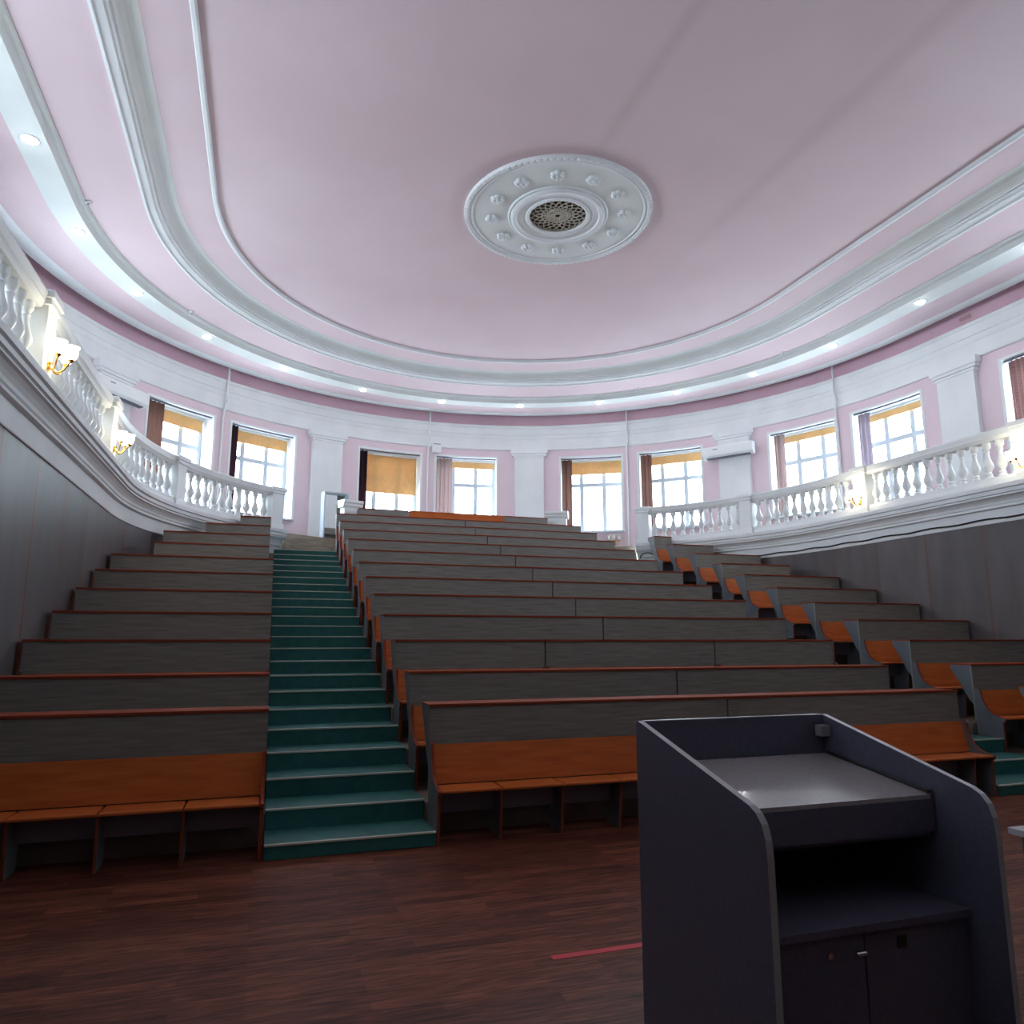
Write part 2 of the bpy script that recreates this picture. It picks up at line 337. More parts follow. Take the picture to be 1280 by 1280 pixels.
# pilasters
k = 7
for s in (-96.3, -57.3, -19.1, 19.1, 57.3, 96.3):
    f = 1.2 if abs(s) > 90 else 1.0
    bm = bmesh.new()
    def pil(h, r, z0, z1): sweep(bm, [(r, z0), (RW + 0.02, z0), (RW + 0.02, z1), (r, z1)], s - h * f, s + h * f, closed=True)
    pil(2.75, 10.22, ZL, 8.0); pil(3.05, 10.17, ZL, 4.75); pil(2.95, 10.20, 7.93, 7.99); pil(3.25, 10.18, 8.0, 8.08); pil(3.5, 10.15, 8.08, 8.24)
    nm = {-96.3: 'on the far left straight wall', -57.3: 'behind the left air conditioner', -19.1: 'behind the open bookshelf', 19.1: 'nearest the middle of the rear windows', 57.3: 'behind the right air conditioner', 96.3: 'between the right-hand paired windows and the checked curtain'}[s]
    struct('trim_%d' % k, bm, 'white', 'white wall pilaster ' + nm, 'pilaster'); k += 1

# ------------------------------------------------------------------ gallery floor, fascia, lower wall, rear wall, floors
bm = bmesh.new(); sweep(bm, [(7.45, ZL), (10.4, ZL)], -SB, SB)
struct('floor_gallery', bm, 'tierfloor', 'gallery floor behind the white balustrades', 'floor')
for a, b, lb in ((-SB, -42, 'left'), (42, SB, 'right')):
    bm = bmesh.new(); sweep(bm, [(7.45, -0.02), (7.45, 3.95)], a, b)
    struct('wall_' + lb, bm, 'panels' if lb == 'left' else 'panels_right', 'grey panelled lower wall with upright joints under the %s gallery' % lb, 'wall', smooth=True)
bm = bmesh.new(); sweep(bm, [(7.66, -0.12), (7.66, 4.5)], -43, 43)
struct('wall_back', bm, 'dark', 'hidden wall behind the raked tiers', 'wall')
FP = [(7.47, 3.86), (7.432, 3.862), (7.425, 3.875), (7.405, 4.09), (7.42, 4.10), (7.42, 4.115), (7.35, 4.12), (7.35, 4.15), (7.37, 4.16), (7.37, 4.17), (7.345, 4.18), (7.335, 4.22), (7.30, 4.26), (7.26, 4.29), (7.225, 4.30), (7.225, 4.32), (7.25, 4.33), (7.25, 4.34), (7.205, 4.345), (7.205, 4.40), (7.23, 4.41), (7.23, 4.42), (7.18, 4.425), (7.18, 4.50), (7.25, 4.52), (7.60, 4.52), (7.60, 4.40)]
k = 13
AL, AR = -38.6, 43.2       # gallery front opens here for the aisles
for a, b, lb in ((-SB, AL - 0.3, 'left'), (AR + 0.3, SB, 'right')):
    bm = bmesh.new(); sweep(bm, FP, a, b)
    bmesh.ops.holes_fill(bm, edges=[e for e in bm.edges if e.is_boundary], sides=0) if False else None
    struct('trim_%d' % k, bm, 'white', 'white stepped cornice along the %s gallery front' % lb, 'cornice'); k += 1
bm = bmesh.new(); sweep(bm, [(7.45, 3.6), (7.45, 4.6), (7.62, 4.6), (7.62, 3.6)], -24.6, 26.5, closed=True)
struct('trim_%d' % k, bm, 'white', 'low white gallery front behind the topmost benches', 'parapet'); k += 1
for a, b, lb in ((-38.8, -24.7, 'left'), (26.6, 43.4, 'right')):
    bm = bmesh.new()
    sweep(bm, [(6.80, 3.6), (6.80, 3.93), (7.30, 3.93), (7.30, 4.25), (7.40, 4.25), (7.40, ZL), (7.60, ZL), (7.60, 3.6)], a, b, closed=True)
    struct('trim_%d' % k, bm, 'landing', 'curved worn board steps at the head of the %s stairs' % lb, 'step'); k += 1
bm = bmesh.new(); box(bm, X0 - 10.6, X0 + 10.6, YB - 0.2, YB, 4.0, 9.8, 0); box(bm, X0 - 10.6, X0 + 10.6, YB - 0.2, YB, 0, 4.0, 1)
struct('wall_rear', bm, ['tierfloor', 'dark'], 'wall behind the speaker', 'wall')
bm = bmesh.new(); box(bm, X0 - 7.6, X0 + 7.6, YB, 13.0, -0.1, 0)
sweep(bm, [(0, -0.1), (7.66, -0.1)], -90, 90)
struct('floor', bm, 'planks', 'dark red-brown plank floor of the speaking area', 'floor')

# tiers
YK = lambda k: 7.22 + 1.05 * k
TZ = lambda k: 0.0 if k == 0 else 0.35 * k - 0.08
AISL = (0.08, 1.54); AISR = (8.26, 9.72)
def halfw(y, r=7.44): return r if y <= YC else math.sqrt(max(0.0, r * r - (y - YC) ** 2))
bm = bmesh.new()
for kk in range(1, 13):
    y0 = YK(kk - 1) + 0.05; y1 = YK(kk) + 0.05; z = TZ(kk)
    if kk == 12: y1 = 20.9
    for a, b in ((-99, AISL[0]), (AISL[1], AISR[0]), (AISR[1], 99)):
        ys = [y0 + (y1 - y0) * i / 4 for i in range(5)]
        lo = [max(a, X0 - halfw(y)) for y in ys]; hi = [min(b, X0 + halfw(y)) for y in ys]
        pts = [(l, y, h) for l, y, h in zip(lo, ys, hi) if h - l > 0.02]
        if len(pts) < 2: continue
        poly = [(l, y) for l, y, h in pts] + [(h, y) for l, y, h in reversed(pts)]
        va = [bm.verts.new((x, y, 0.0)) for x, y in poly]; vb = [bm.verts.new((x, y, z)) for x, y in poly]
        bm.faces.new(vb); n = len(poly)
        for i in range(n): bm.faces.new((va[i], va[(i + 1) % n], vb[(i + 1) % n], vb[i]))
struct('floor_tiers', bm, 'tierfloor', 'raked floor tiers that carry the bench rows', 'floor')

# ------------------------------------------------------------------ stairs
def stair_flight(xa, xb, label):
    root = empty('stair_flight', ((xa + xb) / 2, 6.8, 0)); tag(root, label, 'stairs', 'teal aisle stairs')
    w2 = (xb - xa) / 2 - 0.004
    for n in range(23):
        y = 0.525 * n; z = 0.12 + 0.1735 * n
        y2 = y + (0.53 if n < 22 else 0.82)
        bm = bmesh.new(); 
        yb_ = y2
        box(bm, -w2, w2, y, yb_, max(0, z - 0.35), z, 0, 0.006)
        st = obj('step', bm, 'teal', root)
        bm = bmesh.new(); box(bm, -w2, w2, y - 0.010, y + 0.022, z - 0.012, z + 0.005, 0, 0.002); obj('nosing', bm, 'nosing', st)
stair_flight(AISL[0], AISL[1], 'teal covered stairs with pale nosings, climbing between left and centre benches')
stair_flight(AISR[0], AISR[1], 'teal covered stairs mostly hidden right of the centre benches, behind the lectern')

# ------------------------------------------------------------------ lecture benches
ORD = ['first', 'second', 'third', 'fourth', 'fifth', 'sixth', 'seventh', 'eighth', 'ninth', 'tenth', 'eleventh', 'twelfth', 'thirteenth']
def arc(cy, cz, r, a0, a1, n): return [(cy + r * math.cos(R(a0 + (a1 - a0) * i / n)), cz + r * math.sin(R(a0 + (a1 - a0) * i / n))) for i in range(n + 1)]
END = [(0, 0), (-0.40, 0), (-0.405, 0.40), (-0.44, 0.425), (-0.44, 0.455), (-0.36, 0.47), (-0.27, 0.50), (-0.20, 0.55), (-0.145, 0.63), (-0.115, 0.70), (-0.10, 0.77), (-0.095, 0.80), (-0.085, 0.83), (-0.06, 0.842), (-0.03, 0.84), (0, 0.825)]
BRK = [(0.023, 0.62), (0.023, 1.165), (0.36, 1.165), (0.35, 1.11), (0.31, 1.05), (0.24, 0.95), (0.15, 0.80), (0.08, 0.68)]
cache = {}
def bench(x0, x1, kk, label, group, seatw=0.61, from_right=False, front='laminate', wall_side=0):
    W = round(x1 - x0 - 0.016, 3); key = (W, from_right, front, wall_side)
    if key in cache:
        root = copy_tree(cache[key])
    else:
        root = empty('lecture_bench')
        cache[key] = root
        e = 0.03
        for xa in (0.0, W - e):
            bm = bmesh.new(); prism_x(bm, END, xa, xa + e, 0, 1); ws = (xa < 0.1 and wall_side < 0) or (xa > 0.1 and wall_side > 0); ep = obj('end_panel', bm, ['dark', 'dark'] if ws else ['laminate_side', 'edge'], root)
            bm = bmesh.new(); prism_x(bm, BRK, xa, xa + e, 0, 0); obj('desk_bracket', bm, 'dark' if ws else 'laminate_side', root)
        bm = bmesh.new(); box(bm, 0.002, W - 0.002, 0.001, 0.022, 0.40, 1.165); obj('desk_front', bm, front, root)
        bm = bmesh.new(); box(bm, 0, W, 0.0, 0.37, 1.166, 1.184, 0, 0.002); dt = obj('desk_top', bm, 'edge', root)
        bm = bmesh.new(); box(bm, -0.002, W + 0.002, -0.012, 0.0, 1.162, 1.188, 0, 0.003); tag(obj('edge_strip', bm, 'edge' if front == 'laminate' else 'orange', dt), 'red-brown edging')
        bm = bmesh.new(); prism_x(bm, [(-0.125, 0.468), (-0.105, 0.468), (-0.022, 0.812), (-0.045, 0.818)], e, W - e); tag(obj('backrest', bm, 'orange', root), 'orange wooden backrest')
        bm = bmesh.new(); box(bm, e, W - e, -0.16, -0.14, 0.22, 0.43); obj('lower_panel', bm, 'kick', root)
        # seats
        xs = [e]
        n = int((W - 0.1) // seatw)
        xs = [seatw * i for i in range(n + 1)] + ([W] if W - n * seatw > 0.05 else [])
        if W - xs[-1] > 0: xs[-1] = W
        if from_right: xs = [W - q for q in reversed(xs)]
        for i in range(len(xs) - 1):
            a = max(xs[i], e) + 0.008; b = min(xs[i + 1], W - e) - 0.008
            if b - a < 0.06: continue
            bm = bmesh.new(); box(bm, a, b, -0.445, -0.13, 0.437, 0.462, 0, 0.008); obj('seat', bm, 'orange', root)
            if 0 < i:
                bm = bmesh.new(); prism_x(bm, [(-0.06, 0), (-0.36, 0), (-0.40, 0.43), (-0.06, 0.43)], xs[i] - 0.011, xs[i] + 0.011, 0, 1); obj('leg', bm, ['laminate_side', 'edge'], root)
    root.location = (x0 + 0.008, YK(kk), TZ(kk))
    for q in ('label', 'category', 'group'):
        if q in root: del root[q]
    tag(root, label, 'bench', group)
    return root
for kk in range(12):
    r = ORD[kk]
    nx = 'the front row' if kk == 0 else '%s row up from the floor' % r
    G = 'benches of the centre block'
    if kk == 2: parts = [(1.54, 3.55, 'short left third'), (3.55, 6.16, 'middle third'), (6.16, 8.25, 'short right third')]
    else: parts = [(1.54, 4.9, 'left half'), (4.9, 8.25, 'right half')]
    for a, b, wh in parts:
        fr = (kk == 0 and wh == 'right half')
        bench(a, b, kk, 'grey-fronted bench, %s of %s in the centre block' % (wh, nx), G)
    G = 'benches of the left block'
    LB = {7: (-2.0, -0.01), 8: (-2.0, -0.01), 9: (-1.33, -0.01), 10: (-0.69, -0.01)}.get(kk, (-2.49, 0.075))
    if kk < 11: bench(LB[0], LB[1], kk, 'grey-fronted bench of %s left of the teal stairs' % nx, G, seatw=0.62, from_right=True, wall_side=-1)
    G = 'benches of the right block'
    RB = {7: (9.9, 11.8), 8: (9.9, 11.8), 9: (9.9, 11.12), 10: (9.95, 10.5)}.get(kk, (9.75, 12.29))
    if kk < 11: bench(RB[0], RB[1], kk, 'grey-fronted bench of the %s row up, in the right block by the panelled wall' % r, G, seatw=0.62, wall_side=1)
bench(2.2, 3.57, 12, 'short grey bench at the left of the topmost row, before the ochre blind', 'benches of the topmost row')
bench(3.58, 6.33, 12, 'bench with bright orange front in the middle of the topmost row', 'benches of the topmost row', front='orange')
bench(6.34, 7.66, 12, 'short grey bench at the right of the topmost row, before the middle pilaster', 'benches of the topmost row')

# ------------------------------------------------------------------ balustrades
BAL = [(0.0, 0), (0.075, 0), (0.075, 0.05), (0.055, 0.06), (0.05, 0.075), (0.062, 0.09), (0.05, 0.11), (0.042, 0.13), (0.06, 0.17), (0.082, 0.215), (0.088, 0.25), (0.080, 0.29), (0.060, 0.345), (0.044, 0.40), (0.036, 0.46), (0.038, 0.50), (0.050, 0.52), (0.040, 0.54), (0.045, 0.56), (0.060, 0.585), (0.07, 0.60), (0.07, 0.68), (0, 0.68)]
bm = bmesh.new(); lathe(bm, BAL, seg=14)
_b = obj('baluster', bm, 'enamel', smooth=True); bal_me = _b.data; bpy.data.objects.remove(_b)
def dist_s(s):   # metres along r=7.5
    return math.copysign((R(min(abs(s), 90)) * 7.5) + max(0, abs(s) - 90) * SK, s)
def inv_s(d):
    L = R(90) * 7.5
    return math.copysign(math.degrees(min(abs(d), L) / 7.5) + max(0, abs(d) - L) / SK, d)
def balustrade(posts, label, s_end):
    root = empty('balustrade', P(7.5, posts[0], 4.5)); tag(root, label, 'balustrade', 'white gallery balustrades'); inv = root.location.copy()
    def part(nm, bm, m='enamel', smooth=True):
        for v in bm.verts: v.co -= inv
        return obj(nm, bm, m, root, smooth)
    a, b = min(posts[0], s_end), max(posts[0], s_end)
    bm = bmesh.new(); sweep(bm, [(7.38, 5.40), (7.36, 5.42), (7.36, 5.46), (7.34, 5.49), (7.34, 5.53), (7.37, 5.55), (7.63, 5.55), (7.66, 5.53), (7.66, 5.49), (7.64, 5.46), (7.64, 5.42), (7.62, 5.40), (7.60, 5.36), (7.40, 5.36)], a, b, closed=True); part('handrail', bm)
    bm = bmesh.new(); sweep(bm, [(7.36, 4.50), (7.36, 4.62), (7.38, 4.64), (7.39, 4.685), (7.61, 4.685), (7.62, 4.64), (7.64, 4.62), (7.64, 4.50)], a, b, closed=True); part('base_rail', bm)
    sd = sorted(posts, key=abs)
    for s in sd:
        bm = bmesh.new(); h = 0.17; box(bm, -h, h, -h, h, 4.5, 5.42, 0, 0.008); box(bm, -h - .025, h + .025, -h - .025, h + .025, 4.5, 4.66, 0, 0.006)
        box(bm, -h - .03, h + .03, -h - .03, h + .03, 5.40, 5.47, 0, 0.008); box(bm, -h - .055, h + .055, -h - .055, h + .055, 5.47, 5.565, 0, 0.01)
        p = P(7.5, s) - Vector((inv.x, inv.y, inv.z)); o = obj('post', bm, 'enamel', root, False, (p.x, p.y, -inv.z), yaw(s))
    for s0, s1 in zip(sd, sd[1:]):
        d0, d1 = dist_s(s0), dist_s(s1); gap = abs(d1 - d0) - 0.34; n = max(1, round(gap / 0.255 - 0.4)); sgn = 1 if d1 > d0 else -1
        for i in range(n):
            d = d0 + sgn * (0.17 + gap * (i + 0.5) / n); s = inv_s(d); p = P(7.5, s, 4.682) - inv
            o = bpy.data.objects.new('baluster', bal_me); col.objects.link(o); o.parent = root; o.location = p; o.rotation_euler = (0, 0, yaw(s))
    return root
yp = [S_of_Y(y) for y in (12.65, 8.9, 5.15, 1.4)]
balustrade([-40.6, -66.3] + [-q for q in yp], 'white stone balustrade of the left gallery, curving from near left to the stairs', -yp[-1])
balustrade([45.0, 68.6] + yp, 'white stone balustrade of the right gallery above the grey panelled wall', yp[-1])
def pedestal(s0, s1, label):
    sm = (s0 + s1) / 2
    root = empty('pedestal', P(7.5, sm, 4.6)); tag(root, label, 'pedestal', 'white pedestals flanking the topmost benches'); inv = root.location.copy()
    bm = bmesh.new(); sweep(bm, [(7.36, 4.6), (7.36, 5.36), (7.60, 5.36), (7.60, 4.6)], s0, s1, closed=True)
    for v in bm.verts: v.co -= inv
    obj('shaft', bm, 'enamel', root)
    bm = bmesh.new(); sweep(bm, [(7.36, 5.36), (7.32, 5.42), (7.32, 5.47), (7.28, 5.50), (7.28, 5.57), (7.66, 5.57), (7.66, 5.47), (7.62, 5.36)], s0 - .4, s1 + .4, closed=True)
    for v in bm.verts: v.co -= inv
    obj('cap', bm, 'enamel', root)
pedestal(-24.4, -20.6, 'white capped pedestal left of the topmost benches by the open bookshelf')
pedestal(22.8, 27.4, 'white capped pedestal right of the topmost benches before the window')

# ------------------------------------------------------------------ sconces
def shade_prof(s=1.0): return [(0.0, 0), (0.022, 0.0), (0.045, 0.02), (0.062, 0.06), (0.066, 0.10), (0.060, 0.125), (0.078, 0.155), (0.074, 0.155), (0.055, 0.125), (0.0, 0.11)]
def sconce(loc, rz, label, lit=True):
    root = empty('wall_sconce', loc, rz); tag(root, label, 'wall lamp', 'three-armed brass sconces')
    bm = bmesh.new(); box(bm, -0.035, 0.035, -0.02, 0.0, -0.09, 0.09, 0, 0.01); lathe(bm, [(0, 0), (0.03, 0.01), (0.03, 0.02), (0, 0.03)], (0, -0.02, -0.015), 12)
    obj('backplate', bm, 'brass', root, True)
    for ang in (-55, 0, 55):
        dx, dy = math.sin(R(ang)), -math.cos(R(ang))
        pts = [(dx * t * 0.20, -0.02 + dy * t * 0.20, -0.02 - 0.075 * math.sin(math.pi * min(1, t * 1.15)) + (0.05 * max(0, t - 0.7) / 0.3)) for t in [i / 10 for i in range(11)]]
        bm = bmesh.new(); tube(bm, pts, 0.010, 8)
        ex, ey, ez = pts[-1]; lathe(bm, [(0, 0), (0.012, 0), (0.03, 0.02), (0.036, 0.035), (0, 0.035)], (ex, ey, ez - 0.005), 12)
        a = obj('arm', bm, 'brass', root, True)
        bm = bmesh.new(); lathe(bm, shade_prof(), (ex, ey, ez + 0.025), 16); tag(obj('shade', bm, 'shade' if lit else 'shade_off', a, True), 'glowing white glass shade' if lit else 'white glass shade')
    return root
for sg, lb in ((-1, 'left'), (1, 'right')):
    for y, wh in ((12.65, 'farther'), (8.9, 'nearer')):
        x = X0 + sg * (7.5 - 0.17)
        sconce((x, y, 4.80), -R(90 * sg), 'lit brass sconce with glass shades on the %s lamp post of the %s balustrade' % (wh, lb))
sconce(P(10.335, 34.9, 4.98), yaw(34.9), 'unlit three-globe sconce low on the pink wall under a window', lit=False)

# ------------------------------------------------------------------ windows
WN = {0: 0}
names_w = {}
CUR = {  # window index (by sorted centre) -> filled below: curtain material, width in degrees, blind drop
    -45.2: ('brown', 3.2, 0.30), -30.6: ('plum', 1.25, 0.30), -7.25: ('plum', 1.45, 1.22), 7.15: ('mauve', 2.9, 0.18), 30.8: ('brown', 1.9, 0.40),
    45.5: ('brown', 2.1, 0.24), 69.15: ('mauve', 1.7, 0.16), 83.5: ('greymauve', 2.1, 0.14), 'R1': ('checked', 7.5, 0.14)}
WL = {-45.2: 'the second window left of the stair head', -30.6: 'the window over the stair head', -7.25: 'the window above the topmost benches at their left', 7.15: 'the window left of the middle pilaster',
      30.8: 'the window right of the middle pilaster', 45.5: 'the window left of the right air conditioner', 69.15: 'the window right of the right air conditioner', 83.5: 'the window before the right-hand pilaster', 'R1': 'the window at the right picture edge'}
HIDW = {}
for c, h in wins:
    if c not in CUR: HIDW[c] = ' of the %s gallery, %s' % ('left' if c < 0 else 'right', 'hidden behind the balustrade left of the left air conditioner' if -80 < c < -60 else 'hidden behind the nearer left lamp post' if -90 < c < 0 else 'unseen, outside the picture, %d metres down the straight wall' % round(YC - P(1, c).y))
n = 0
for c, h in wins:
    n += 1
    a, b = c - h, c + h
    root = empty('window_%d' % n, P(RW, c, ZS), yaw(c))
    key = c if c in CUR else ('R1' if abs(c - S_of_Y(10.35)) < 1e-6 else None)
    tag(root, 'white framed six-light window%s' % ((', ' + WL[key]) if key else HIDW[c]), 'window', None, 'structure')
    T = Matrix.Translation(P(RW, c, ZS)) @ Matrix.Rotation(yaw(c), 4, 'Z'); TI = T.inverted()
    def loc(bm):
        for v in bm.verts: v.co = TI @ v.co
    # reveal (lining of the opening)
    bm = bmesh.new(); t = 0.10 / (0.18 if abs(c) < 90 else SK)
    def rv(s0, s1, z0, z1, r0=RW - 0.012, r1=RG + 0.06): sweep(bm, [(r0, z0), (r1, z0), (r1, z1), (r0, z1)], s0, s1, closed=True)
    rv(a - t * .7, a, ZS - 0.03, ZH + 0.06); rv(b, b + t * .7, ZS - 0.03, ZH + 0.06); rv(a, b, ZH, ZH + 0.06)
    loc(bm); obj('reveal', bm, 'white', root)
    bm = bmesh.new(); sweep(bm, [(RW - 0.10, ZS - 0.045), (RG + 0.06, ZS - 0.045), (RG + 0.06, ZS), (RW - 0.10, ZS)], a - t * .5, b + t * .5, closed=True); loc(bm); obj('window_sill', bm, 'frame', root)
    # flat frame across the opening
    pa, pb = TI @ P(RG, a, ZS), TI @ P(RG, b, ZS); w2 = (pb.x - pa.x) / 2; yo = (pa.y + pb.y) / 2; H = ZH - ZS
    bm = bmesh.new(); fw = 0.12
    box(bm, -w2, -w2 + fw, yo - .035, yo + .035, 0, H); box(bm, w2 - fw, w2, yo - .035, yo + .035, 0, H)
    box(bm, -w2 + fw, w2 - fw, yo - .035, yo + .035, 0, fw); box(bm, -w2 + fw, w2 - fw, yo - .035, yo + .035, H - fw, H)
    zt = H * 0.66
    for q in (-1, 1): box(bm, q * w2 * 0.36 - .065, q * w2 * 0.36 + .065, yo - .03, yo + .03, fw, H - fw)
    for xa, xb in ((-w2 + fw, -w2 * .36 - .065), (-w2 * .36 + .065, w2 * .36 - .065), (w2 * .36 + .065, w2 - fw)): box(bm, xa, xb, yo - .03, yo + .03, zt - .065, zt + .065)
    fr = obj('window_frame', bm, 'frame', root)
    bm = bmesh.new(); box(bm, -w2 + fw, w2 - fw, yo - .004, yo + .004, fw, H - fw); obj('pane', bm, 'glass', fr)
    # portal for the daylight
    ld = bpy.data.lights.new('window_portal', 'AREA'); ld.shape = 'RECTANGLE'; ld.size = 2 * w2; ld.size_y = H; ld.cycles.is_portal = True
    lo_ = bpy.data.objects.new('window_portal', ld); col.objects.link(lo_); lo_.parent = root
    lo_.location = (0, yo + 0.08, H / 2); lo_.rotation_euler = (R(-90), 0, 0)
    if key:
        cm, cw, drop = CUR[key]
        # curtain gathered at the left of the opening
        off = 0.6 if c > 60 else 0.15; s0, s1 = a + off, a + off + cw
        bm = bmesh.new(); N = max(9, int(cw * 12)); top = []; bot = []
        for i in range(N + 1):
            s = s0 + (s1 - s0) * i / N; rr = RW + 0.10 + 0.035 * math.sin(i * 2 * math.pi / 9.0 * 1.0)
            top.append(bm.verts.new(P(rr, s, ZH - 0.05))); bot.append(bm.verts.new(P(rr + 0.01, s, ZS + 0.06)))
        for i in range(N): bm.faces.new((top[i], top[i + 1], bot[i + 1], bot[i]))
        bmesh.ops.solidify(bm, geom=bm.faces[:], thickness=0.006)
        croot = empty('curtain', P(RW + 0.1, s0, ZS + .05)); inv = croot.location.copy()
        tag(croot, {'brown': 'brown', 'plum': 'dark plum', 'mauve': 'mauve', 'greymauve': 'grey-mauve', 'checked': 'checked brown'}[cm] + ' curtain at ' + WL[key], 'curtain', 'gallery window curtains')
        for v in bm.verts: v.co -= inv
        obj('fabric', bm, cm, croot, True)
        bm = bmesh.new(); sweep(bm, [(RW + 0.07, ZH - .035), (RW + 0.12, ZH - .035), (RW + 0.12, ZH - .01), (RW + 0.07, ZH - .01)], a + .05, b - .05, closed=True)
        for v in bm.verts: v.co -= inv
        obj('curtain_track', bm, 'lectern', croot)
        # roller blind
        br = empty('roller_blind', T @ Vector((0, yo - 0.09, H - 0.10)), yaw(c)); tag(br, 'ochre roller blind drawn %s over %s' % ('half down' if drop > 1 else 'slightly down', WL[key]), 'blind', 'ochre roller blinds')
        bm = bmesh.new(); tube(bm, [(-w2 + .03, 0, 0.06), (w2 - .03, 0, 0.06)], 0.028, 12); obj('roller', bm, 'enamel', br, True)
        bm = bmesh.new(); box(bm, -w2 + .05, w2 - .05, -0.002, 0.002, -drop, 0.06); obj('blind_fabric', bm, 'ochre', br)
        bm = bmesh.new(); tube(bm, [(-w2 + .05, 0, -drop), (w2 - .05, 0, -drop)], 0.012, 8); obj('bottom_bar', bm, 'ochre', br, True)

# ------------------------------------------------------------------ conduits on the wall
for s, lb in ((-75.5, 'at the far left above the balustrade'), (-37.9, 'between the two windows left of the stairs'), (0.0, 'between the two middle windows of the rear wall'), (37.8, 'between the windows left of the right air conditioner'), (75.6, 'between the windows right of the right air conditioner')):
    bm = bmesh.new(); tube(bm, [P(10.21, s, 9.66), P(10.21, s, 8.70), P(10.24, s + .15, 8.40), P(10.27, s - .2, 8.15), P(10.30, s - .2, 7.9), P(10.30, s - .2, ZL)], 0.030, 10)
    tag(obj('pipe', bm, 'enamel', None, True), 'thin white upright pipe %s' % lb, 'pipe', 'white wall pipes')

# ------------------------------------------------------------------ spotlights
for i, s in enumerate([-99.7, -82.6, -66.3, -50.2, -33.4, -16.6, 0.3, 17.1, 33.9, 50.3, 66.2, 82.7, 100.5, -116.5, 117.5]):
    if abs(s) > 95: s = math.copysign(90 + (YC - {100: 11.85, 117: 9.3}[round(abs(s) - 0.01) // 10 * 10 + (0 if abs(s) < 110 else 7)]) / SK, s)
    lb = ['leftmost high spotlight near the left picture edge', 'second spotlight from the left picture edge', 'third spotlight from the left picture edge', 'fourth spotlight from the left', 'fifth spotlight from the left', 'spotlight above the window left of the stairs landing', 'spotlight above the pipe of the rear wall',
          'spotlight above the middle pilaster', 'spotlight above the window right of the middle pilaster', 'fourth spotlight from the right picture edge', 'third spotlight from the right picture edge', 'second spotlight from the right picture edge', 'rightmost spotlight near the right picture edge', 'spotlight beyond the left picture edge', 'spotlight beyond the right picture edge'][i]
    root = empty('ceiling_spotlight', P(8.70, s, 9.30), yaw(s)); tag(root, 'round recessed ' + lb.replace('spotlight', 'ceiling spotlight'), 'ceiling light', 'spotlights around the ceiling band')
    bm = bmesh.new(); lathe(bm, [(0.095, 0.0), (0.105, -0.012), (0.125, -0.012), (0.135, 0.0)], seg=20); obj('trim_ring', bm, 'enamel', root, True)
    bm = bmesh.new(); lathe(bm, [(0.0, -0.045), (0.05, -0.04), (0.08, -0.022), (0.095, 0.0)], seg=20); tag(obj('lens', bm, 'lamp', root, True), 'glowing white lens')
for s, lb in ((-88.0, 'near the left picture edge'), (-57.0, 'between the third and fourth spotlights on the left'), (-25.0, 'left of the middle'), (43.0, 'right of the medallion'), (74.5, 'between the two rightmost spotlights')):
    root = empty('smoke_detector', P(8.30, s, 9.467), yaw(s)); tag(root, 'tiny white detector on the ceiling ' + lb, 'detector', 'small ceiling detectors')
    bm = bmesh.new(); lathe(bm, [(0, 0), (0.055, 0), (0.055, -0.02), (0.04, -0.035), (0, -0.035)], seg=16); obj('base', bm, 'enamel', root, True)
    bm = bmesh.new(); lathe(bm, [(0, -0.035), (0.025, -0.035), (0.022, -0.06), (0, -0.065)], seg=12); obj('sensor', bm, 'lectern_edge', root, True)

# ------------------------------------------------------------------ ceiling medallion
root = empty('ceiling_medallion', (4.9, 12.02, 9.86)); tag(root, 'large round plaster medallion with rosettes and pierced grille in the ceiling', 'medallion')
bm = bmesh.new(); lathe(bm, [(0.60, 0.0), (0.60, -0.03), (0.94, -0.035), (1.64, -0.035), (1.66, -0.02), (1.66, 0)], seg=72); obj('plate', bm, 'grey_white', root, True)
bm = bmesh.new(); lathe(bm, [(1.62, -0.03), (1.635, -0.055), (1.66, -0.06), (1.675, -0.048), (1.70, -0.05), (1.71, -0.07), (1.76, -0.072), (1.79, -0.05), (1.79, 0.0)], seg=72); obj('outer_rim', bm, 'white', root, True)
bm = bmesh.new(); NR = 384; rq_ = []
for i in range(NR):
    a = 2 * math.pi * i / NR; h = 0.018 * abs(math.sin(i * math.pi / 4)) ** 0.6
    rq_.append([bm.verts.new((r * math.cos(a), r * math.sin(a), z)) for r, z in ((1.728, -0.066), (1.735, -0.072 - h), (1.785, -0.060 - h), (1.792, -0.045))])
for i in range(NR):
    for j in range(3): bm.faces.new((rq_[i][j], rq_[(i + 1) % NR][j], rq_[(i + 1) % NR][j + 1], rq_[i][j + 1]))
obj('bead_ring', bm, 'white', root)
bm = bmesh.new(); lathe(bm, [(0.96, -0.03), (0.955, -0.06), (0.93, -0.07), (0.92, -0.055), (0.905, -0.055), (0.90, -0.09), (0.86, -0.11), (0.80, -0.10), (0.78, -0.07), (0.70, -0.06), (0.68, -0.065), (0.66, -0.05), (0.62, -0.05), (0.61, -0.075), (0.58, -0.085), (0.55, -0.075), (0.54, -0.03), (0.54, 0.0)], seg=72); obj('inner_moulding', bm, 'white', root, True)
bm = bmesh.new(); lathe(bm, [(0, 0.004), (0.6, 0.004), (0.6, -0.002), (0, -0.002)], seg=48); obj('dark_recess', bm, 'black', root)
bm = bmesh.new()
NB = 20
for sgn in (-1, 1):
    for i in range(NB):
        a0 = 2 * math.pi * i / NB; pts = []
        for j in range(13):
            t = j / 12; r = 0.06 + 0.485 * t; a = a0 + sgn * 1.15 * t ** 0.75; pts.append((r * math.cos(a), r * math.sin(a), -0.03))
        tube(bm, pts, 0.0105, 5)
